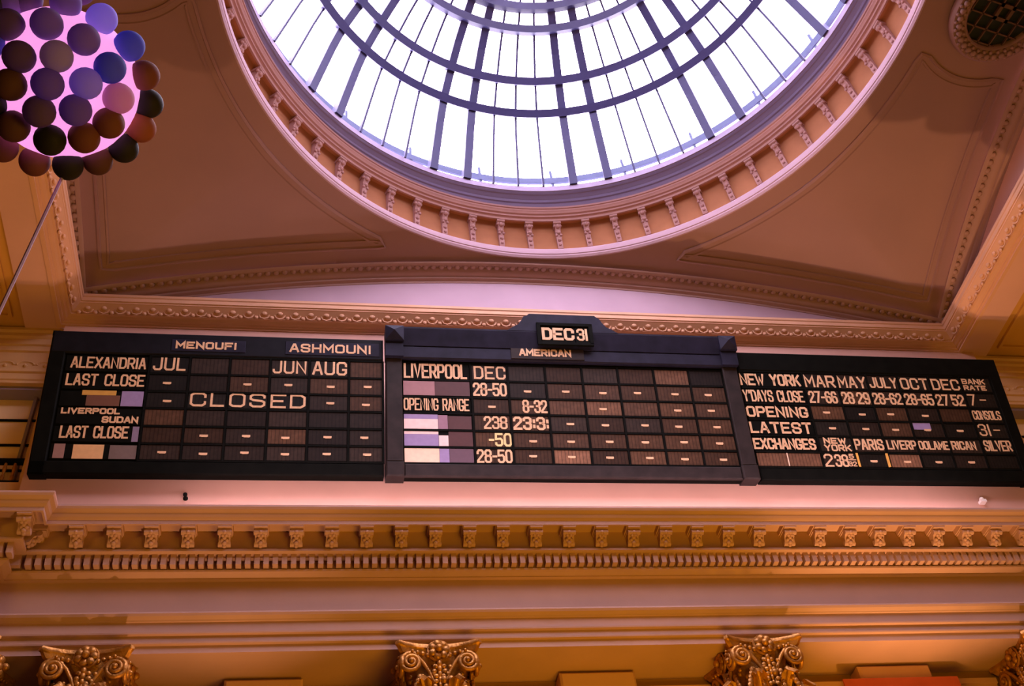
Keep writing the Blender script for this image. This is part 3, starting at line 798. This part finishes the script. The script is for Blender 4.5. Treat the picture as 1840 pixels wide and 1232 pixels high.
# left cabinet
B = Board('price_board', -1.5, 'black price board cabinet headed menoufi and ashmouni with the word closed')
B.part('back_panel', MB().box((-3.98, .012, -.05), (.96, .16, 2.34)), BLACKW)
fr = MB().bbox((-4.01, -.03, -.06), (-3.78, .17, 2.345), .02).bbox((-4.01, -.03, -.06), (.96, .02, .15), .02)
fr.add([(-4.01, -.03, 2.345), (-3.9, -.03, 2.345), (-4.01, -.03, 2.25)], [(0, 1, 2)])
B.part('frame', fr, BLACKW)
B.part('header', MB().bbox((-4.0, -.035, 1.96), (.96, .05, 2.35), .02), NAVYD)
B.grid(LC, -2.56, .96)
LT = [('ALEXANDRIA', -3.68, 1.70, -2.60, 1.90), ('LAST CLOSE', -3.71, 1.395, -2.59, 1.60), None, None, ('LAST CLOSE', -3.67, .515, -2.72, .715), None]
for r in range(6):
    pl = B.plate('label_plate', -3.77, RV[r + 1], -2.555, RV[r], BLACKW)
    if LT[r]: B.text(pl, B.c, *LT[r])
    if r == 3: B.text(pl, B.c, 'LIVERPOOL', -3.70, .915, -2.88, 1.015, .024); B.text(pl, B.c, 'SUDAN', -3.12, .77, -2.61, .88, .026)
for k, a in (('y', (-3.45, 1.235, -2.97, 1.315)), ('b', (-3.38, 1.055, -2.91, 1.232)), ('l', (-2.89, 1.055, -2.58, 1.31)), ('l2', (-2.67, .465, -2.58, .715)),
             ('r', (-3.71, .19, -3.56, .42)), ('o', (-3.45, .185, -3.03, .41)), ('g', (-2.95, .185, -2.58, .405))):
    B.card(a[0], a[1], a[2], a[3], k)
B.cells(LC, {(0, 0): [('JUL', -2.50, 1.69, -2.02, 1.92)], (0, 3): [('JUN', -.73, 1.685, -.22, 1.915)], (0, 4): [('AUG', -.13, 1.675, .40, 1.92)],
             (2, 1): [('CL', -1.91, 1.075, -1.41, 1.315)], (2, 2): [('OS', -1.34, 1.075, -.81, 1.315)], (2, 3): [('ED', -.735, 1.07, -.215, 1.315)]},
        nodash={(0, 1), (0, 2), (0, 5), (1, 1), (3, 0), (3, 1), (3, 2), (3, 3), (3, 4), (3, 5), (4, 0)},
        mats={(0, 0): 'k', (1, 0): 'k', (2, 0): 'k', (2, 1): 'k', (2, 2): 'k', (2, 3): 'k', (2, 5): 'm', (1, 5): 'm', (0, 5): 'm', (3, 0): 'm'})
for t, u0, v0, u1, v1 in (('MENOUFI', -2.20, 2.07, -1.29, 2.20), ('ASHMOUNI', -.49, 2.06, .77, 2.22)):
    pl = B.plate('header_plate', u0 - .08, v0 - .06, u1 + .15, v1 + .06, NAVYW, -.045)
    B.text(pl, B.c, t, u0, v0, u1, v1, .03)

# middle cabinet with posts, cornice and crest
B = Board('price_board', 3.9, 'middle price board cabinet with a raised crest showing the date')
B.part('back_panel', MB().box((1.02, .012, -.05), (6.78, .16, 2.5)), BLACKW)
fr = MB()
for a, b_ in ((1.0, 1.25), (6.545, 6.795)):
    fr.bbox((a, -.07, .17), (b_, .16, 2.0), .015); fr.bbox((a - .01, -.085, -.075), (b_ + .01, .17, .17), .02)
B.part('post', MB().bbox((1.0, -.07, .17), (1.25, .16, 1.99), .015).bbox((.99, -.085, -.075), (1.26, .17, .17), .02), POSTW)
B.part('post', MB().bbox((6.545, -.07, .17), (6.795, .16, 1.99), .015).bbox((6.535, -.085, -.075), (6.805, .17, .17), .02), POSTW)
B.part('bottom_rail', MB().bbox((1.26, -.04, -.06), (6.535, .02, .155), .02), POSTW)
hd = MB().bbox((1.02, -.09, 1.985), (6.78, .1, 2.215), .02)
hd.add([(1.03, -.10, 2.215), (6.77, -.10, 2.215), (6.77, -.16, 2.50), (1.03, -.16, 2.50), (1.03, .12, 2.215), (6.77, .12, 2.215), (6.77, .12, 2.53), (1.03, .12, 2.53), (1.03, -.16, 2.53), (6.77, -.16, 2.53)],
       [(0, 1, 2, 3), (3, 2, 9, 8), (8, 9, 6, 7), (4, 7, 6, 5), (0, 4, 5, 1), (0, 3, 8, 7, 4), (1, 5, 6, 9, 2)])
B.part('header', hd, NAVYW)
for a in (1.0, 6.545):
    bl = MB().box((a - .01, -.14, 1.99), (a + .27, .1, 2.26)).add([(a - .012, -.18, 2.26), (a + .28, -.18, 2.26), (a + .28, -.18, 2.535), (a - .012, -.18, 2.535), (a + .125, -.27, 2.40), (a - .012, .1, 2.26), (a + .28, .1, 2.26), (a + .28, .1, 2.535), (a - .012, .1, 2.535)],
        [(0, 1, 4), (1, 2, 4), (2, 3, 4), (3, 0, 4), (0, 5, 6, 1), (1, 6, 7, 2), (2, 7, 8, 3), (3, 8, 5, 0), (5, 8, 7, 6)])
    B.part('corner_block', bl, NAVYW)
cr = [(2.95, 2.52), (3.07, 2.60), (3.14, 2.64), (3.20, 2.72), (3.24, 2.80), (3.30, 2.825), (3.34, 2.86), (4.44, 2.86), (4.48, 2.825), (4.52, 2.80), (4.56, 2.72), (4.62, 2.64), (4.70, 2.60), (4.82, 2.52)]
B.part('crest', MB().prism(cr, -.165, .12), NAVYW)
wf = MB()
for a in ((3.44, 2.27, 3.50, 2.66), (4.31, 2.27, 4.37, 2.66), (3.44, 2.62, 4.37, 2.67), (3.44, 2.25, 4.37, 2.30)): wf.box((a[0], -.20, a[1]), (a[2], -.15, a[3]))
B.part('date_frame', wf, BLACKW)
pl = B.plate('date_plate', 3.49, 2.29, 4.08, 2.64, BLACKW, -.175); B.text(pl, B.c, 'DEC', 3.52, 2.345, 4.06, 2.585, .048)
pl = B.plate('date_plate', 4.06, 2.29, 4.33, 2.64, BLACKW, -.178); B.text(pl, B.c, '31', 4.10, 2.345, 4.285, 2.58, .036)
pl = B.plate('header_plate', 2.98, 2.0, 4.22, 2.235, POSTW, -.105); B.text(pl, B.c, 'AMERICAN', 3.13, 2.07, 3.99, 2.205, .03)
B.grid(CC, 1.25, 6.54)
for r in range(6):
    pl = B.plate('label_plate', 1.26, RV[r + 1], 2.335, RV[r], BLACKW)
    if r == 0: B.text(pl, B.c, 'LIVERPOOL', 1.28, 1.66, 2.28, 1.93, .042)
    if r == 2: B.text(pl, B.c, 'OPENING RANGE', 1.27, 1.08, 2.29, 1.295, .03)
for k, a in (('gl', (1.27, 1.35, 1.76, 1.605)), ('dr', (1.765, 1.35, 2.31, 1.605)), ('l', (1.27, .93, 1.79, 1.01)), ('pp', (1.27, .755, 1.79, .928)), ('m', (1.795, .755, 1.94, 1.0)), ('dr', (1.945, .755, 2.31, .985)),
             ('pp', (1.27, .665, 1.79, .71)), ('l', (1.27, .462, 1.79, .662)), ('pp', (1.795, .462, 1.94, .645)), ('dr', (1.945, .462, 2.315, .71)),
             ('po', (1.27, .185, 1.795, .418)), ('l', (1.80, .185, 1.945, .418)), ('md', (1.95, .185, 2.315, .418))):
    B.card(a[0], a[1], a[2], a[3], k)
B.cells(CC, {(0, 0): [('DEC', 2.39, 1.67, 2.90, 1.91, .032)], (1, 0): [('28-50', 2.36, 1.36, 2.90, 1.60)], (3, 0): [('238', 2.50, .77, 2.87, .995)], (4, 0): [('-50', 2.56, .468, 2.92, .70, .034, LETTERY)],
             (5, 0): [('28-50', 2.36, .185, 2.91, .415)], (2, 1): [('8-32', 3.13, 1.07, 3.53, 1.305)], (3, 1): [('23:3:', 2.96, .765, 3.53, .998, .038)]},
        nodash={(0, c) for c in range(7)} | {(2, 2), (2, 4)},
        mats={(1, 3): 'p', (2, 2): 'p', (2, 3): 'p', (2, 4): 'p', (3, 3): 'm', (4, 2): 'p', (5, 2): 'p', (0, 5): 'p', (0, 4): 'm', (2, 6): 'p'})

# right cabinet
B = Board('price_board', 9.2, 'black price board cabinet of new york and exchange rates')
B.part('back_panel', MB().box((6.84, .012, -.06), (11.6, .16, 2.3)), BLACKW)
B.part('frame', MB().bbox((11.40, -.03, -.07), (11.62, .17, 2.31), .02).bbox((6.84, -.03, -.07), (11.62, .02, .15), .02), BLACKW)
B.part('header', MB().bbox((6.84, -.035, 1.955), (11.62, .05, 2.315), .02), BLACKW)
B.grid(RC, 6.84, 11.40)
for r, (t, th) in enumerate((('NEW YORK', .036), ("Y'DAYS CLOSE", .032), ('OPENING', .036), ('LATEST', .036), ('EXCHANGES', .034), (None, 0))):
    pl = B.plate('label_plate', 6.83, RV[r + 1], 7.94, RV[r], BLACKW if t else PLATE['p'])
    if t: B.text(pl, B.c, t, 6.83, RV[r + 1] + .045, 7.89, RV[r] - .045, th)
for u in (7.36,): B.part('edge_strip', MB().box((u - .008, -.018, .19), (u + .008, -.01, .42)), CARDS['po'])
B.cells(RC, {(0, 0): [('MAR', 7.965, 1.665, 8.51, 1.90)], (0, 1): [('MAY', 8.565, 1.665, 9.07, 1.895)], (0, 2): [('JULY', 9.13, 1.68, 9.64, 1.89)], (0, 3): [('OCT', 9.70, 1.665, 10.21, 1.89)], (0, 4): [('DEC', 10.275, 1.668, 10.79, 1.888)],
             (0, 5): [('BANK', 10.86, 1.80, 11.29, 1.905, .02), ('RATE', 10.86, 1.68, 11.28, 1.775, .02)],
             (1, 0): [('27-66', 7.975, 1.36, 8.48, 1.59)], (1, 1): [('28', 8.555, 1.355, 8.78, 1.587), ('29', 8.83, 1.355, 9.06, 1.585)], (1, 2): [('28-62', 9.11, 1.36, 9.645, 1.583)], (1, 3): [('28-65', 9.69, 1.36, 10.22, 1.58)],
             (1, 4): [('27', 10.265, 1.36, 10.50, 1.581), ('52', 10.55, 1.36, 10.79, 1.582)], (1, 5): [('7', 10.87, 1.375, 11.01, 1.598, .026), ('-', 11.08, 1.40, 11.2, 1.58, .02)],
             (2, 5): [('CONSOLS', 10.85, 1.10, 11.37, 1.275, .022)], (3, 5): [('31', 10.87, .79, 11.08, 1.015, .026), ('-', 11.14, .82, 11.26, .99, .02)], (4, 5): [('SILVER', 10.87, .505, 11.37, .705, .026)],
             (4, 0): [('NEW', 8.04, .60, 8.43, .71, .024), ('YORK', 8.03, .465, 8.49, .585, .024)], (4, 1): [('PARIS', 8.56, .495, 9.07, .695, .03)], (4, 2): [('LIVERP', 9.13, .51, 9.65, .68, .026)], (4, 3): [('OOLAME', 9.69, .515, 10.23, .675, .024)],
             (4, 4): [('RICAN', 10.28, .52, 10.72, .68, .026)], (5, 0): [('2', 7.97, .182, 8.12, .414, .03), ('38', 8.15, .184, 8.385, .407, .03), ('5', 8.41, .335, 8.49, .418, .014), ('-', 8.385, .30, 8.52, .325, .012), ('32', 8.375, .195, 8.515, .28, .014)]},
        nodash={(2, 4), (5, 5)},
        mats={(r, 5): 'k' for r in range(6)} | {(2, 0): 'm', (2, 2): 'm', (3, 2): 'p', (5, 2): 'p', (1, 1): 'm', (2, 4): 'm'})
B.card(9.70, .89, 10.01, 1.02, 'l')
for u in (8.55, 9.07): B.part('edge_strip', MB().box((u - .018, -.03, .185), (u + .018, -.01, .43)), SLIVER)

# small fittings on the pink wall above the cornice
e = MB().lathe([(0, 0), (.035, 0), (.035, .02), (.018, .03), (.018, .075), (.03, .085), (.03, .11), (0, .12)], 14).xf(Matrix.Rotation(PI / 2, 4, 'X')).build('wall_hook', BLACKW, loc=(-1.85, WF, 11.96))
tag(e, 'tiny dark hook on the pink wall below the left end of the board', 'hook')
e = MB().box((-.05, -.09, -.03), (.05, 0, .02)).lathe([(0, .02), (.035, .02), (.04, .05), (.02, .075), (0, .08)], 14, (0, -.05, 0)).build('wall_sensor', mat('white_plastic', (.8, .7, .66), .5), loc=(10.59, WF, 11.95))
tag(e, 'tiny white sensor on the pink wall below the silver column of the board', 'sensor')

for (x_, y_, z_, t_, p_), lab in zip(UPL, ('shell-rimmed uplighter on a stand before the brightly lit column', 'shell-rimmed uplighter on a stand near the liverpool column')):
    e = empty('uplighter', (x_, y_, 0)); tag(e, lab, 'uplighter', 'uplighters before the columns')
    MB().lathe([(0, 0), (.2, 0), (.2, .03), (.03, .06), (.022, .3), (.022, z_ - .16), (.05, z_ - .12), (.07, z_ - .06), (0, z_ - .05)], 20).build('stand', BLACKW, e)
    n = 400; rows = []
    for i in range(n + 1):
        u = -.17 + .34 * i / n; lob = .032 * math.sqrt(max(0, 1 - (2 * ((u / .0215) % 1) - 1) ** 2))
        yy = -.055 + u * u * .6
        rows.append([(u, yy - .004, z_ - .1), (u, yy - .004, z_ + .25 + lob), (u, yy, z_ + .25 + lob), (u, yy, z_ - .1)])
    MB().rows(rows, False, True).build('scalloped_visor', GOLD, e)

# ---------------------------------------------------------------- balloon cluster
BC = Vector((-1.723, 4.023, 8.297))
cl = empty('balloon_cluster', tuple(BC))
tag(cl, 'cluster of mauve, blue and brown balloons round a glowing pink core on a ribbon', 'balloons')
def balloon_mat(name, col, tr_):
    m = bpy.data.materials.new(name); m.use_nodes = True; nt = m.node_tree; b = nt.nodes['Principled BSDF']; o_ = nt.nodes['Material Output']
    b.inputs['Base Color'].default_value = (*col, 1); b.inputs['Roughness'].default_value = .65; b.inputs['Specular IOR Level'].default_value = .2
    t = nt.nodes.new('ShaderNodeBsdfTranslucent'); t.inputs[0].default_value = (*col, 1)
    mx = nt.nodes.new('ShaderNodeMixShader'); mx.inputs[0].default_value = tr_
    nt.links.new(b.outputs[0], mx.inputs[1]); nt.links.new(t.outputs[0], mx.inputs[2]); nt.links.new(mx.outputs[0], o_.inputs[0])
    return m
BM = {k: balloon_mat('balloon_' + n, c, t) for k, n, c, t in (
    ('k', 'black', (.02, .017, .022), .1), ('d', 'dark_mauve', (.20, .12, .30), .5), ('m', 'mauve', (.34, .24, .60), .55), ('b', 'blue', (.15, .19, .72), .5), ('u', 'purple', (.28, .19, .60), .55),
    ('l', 'lilac', (.50, .48, 1.0), .6), ('g', 'grey', (.50, .45, .60), .55), ('p', 'pale_pink', (.80, .50, .72), .6), ('r', 'red_brown', (.26, .095, .10), .4), ('n', 'brown', (.16, .07, .075), .4), ('o', 'orange_brown', (.40, .15, .10), .5))}
MB().ball((0, 0, 0), .485, 40, 24).build('core', balloon_mat('glowing_pink_skin', (.95, .62, .9), .75), cl, smooth=60)
cg = light('core_light', 'POINT', tuple(BC), (0, 0, 0), 6, (1.0, .58, .82), .25)
sm = MB().ball((0, 0, 0), .0985, 20, 14, (1, 1, 1.02)).lathe([(0, -.118), (.014, -.116), (.006, -.10), (0, -.097)], 8).mesh('balloon'); shade(sm, 50)
bmesh_by = {}
BALLS = [(12, 10, 'k'), (67, 6, 'd'), (129, 15, 'm'), (185, 41, 'l'), (227, 86, 'b'), (36, 54, 'd'), (96, 53, 'm'), (152, 78, 'm'), (3, 86, 'b'), (49, 107, 'd'), (107, 106, 'g'), (190, 124, 'b'), (250, 136, 'r'), (31, 152, 'n'), (89, 151, 'u'), (149, 150, 'l'),
         (200, 175, 'p'), (256, 186, 'k'), (-3, 182, 'k'), (72, 196, 'd'), (129, 194, 'u'), (181, 217, 'r'), (240, 230, 'o'), (29, 221, 'n'), (84, 244, 'k'), (139, 241, 'r'), (207, 266, 'k'), (4, 260, 'r'), (54, 286, 'r'), (109, 293, 'k'), (160, 287, 'n'),
         (-12, 128, 'u'), (-22, 36, 'd'), (-38, 82, 'm'), (-36, 210, 'n'), (-28, 160, 'u'), (40, 8, 'm'), (100, -30, 'k'), (155, -12, 'd'), (45, -38, 'u'), (-15, -15, 'm')]
bx = (Vector((0, 0, 1.6)) - BC).normalized()
for x, y, k in BALLS:
    dx, dy = (x - 112) / 273, -(y - 150) / 273
    d = math.hypot(dx, dy); R = .53
    dep = math.sqrt(max(R * R - d * d, 0))
    if k not in bmesh_by:
        me = sm.copy(); me.materials.clear(); me.materials.append(BM[k]); bmesh_by[k] = me
    o = bpy.data.objects.new('balloon', bmesh_by[k]); COL.objects.link(o); o.parent = cl
    side = RT - bx * RT.dot(bx); side.normalize(); upv = UP - bx * UP.dot(bx) - side * UP.dot(side); upv.normalize()
    o.location = side * dx + upv * dy + bx * dep
    o.rotation_euler = (Vector(o.location)).to_track_quat('Z', 'Y').to_euler()
kn = Vector((-1.708, 4.493, 7.995)) - BC
ft = Vector((-2.04, 3.96, 0.02)) - BC
rb = MB().tube([kn * .72, kn, kn + (ft - kn) * .19, kn + (ft - kn) * .6, ft], .011, 6)
rb.build('ribbon', mat('lilac_ribbon', (.42, .28, .46), .6), cl)
wt = MB().lathe([(0, 0), (.09, 0), (.09, .1), (.03, .14), (0, .14)], 16, (ft.x, ft.y, ft.z - .02)).build('ribbon_weight', BLACKW, cl)
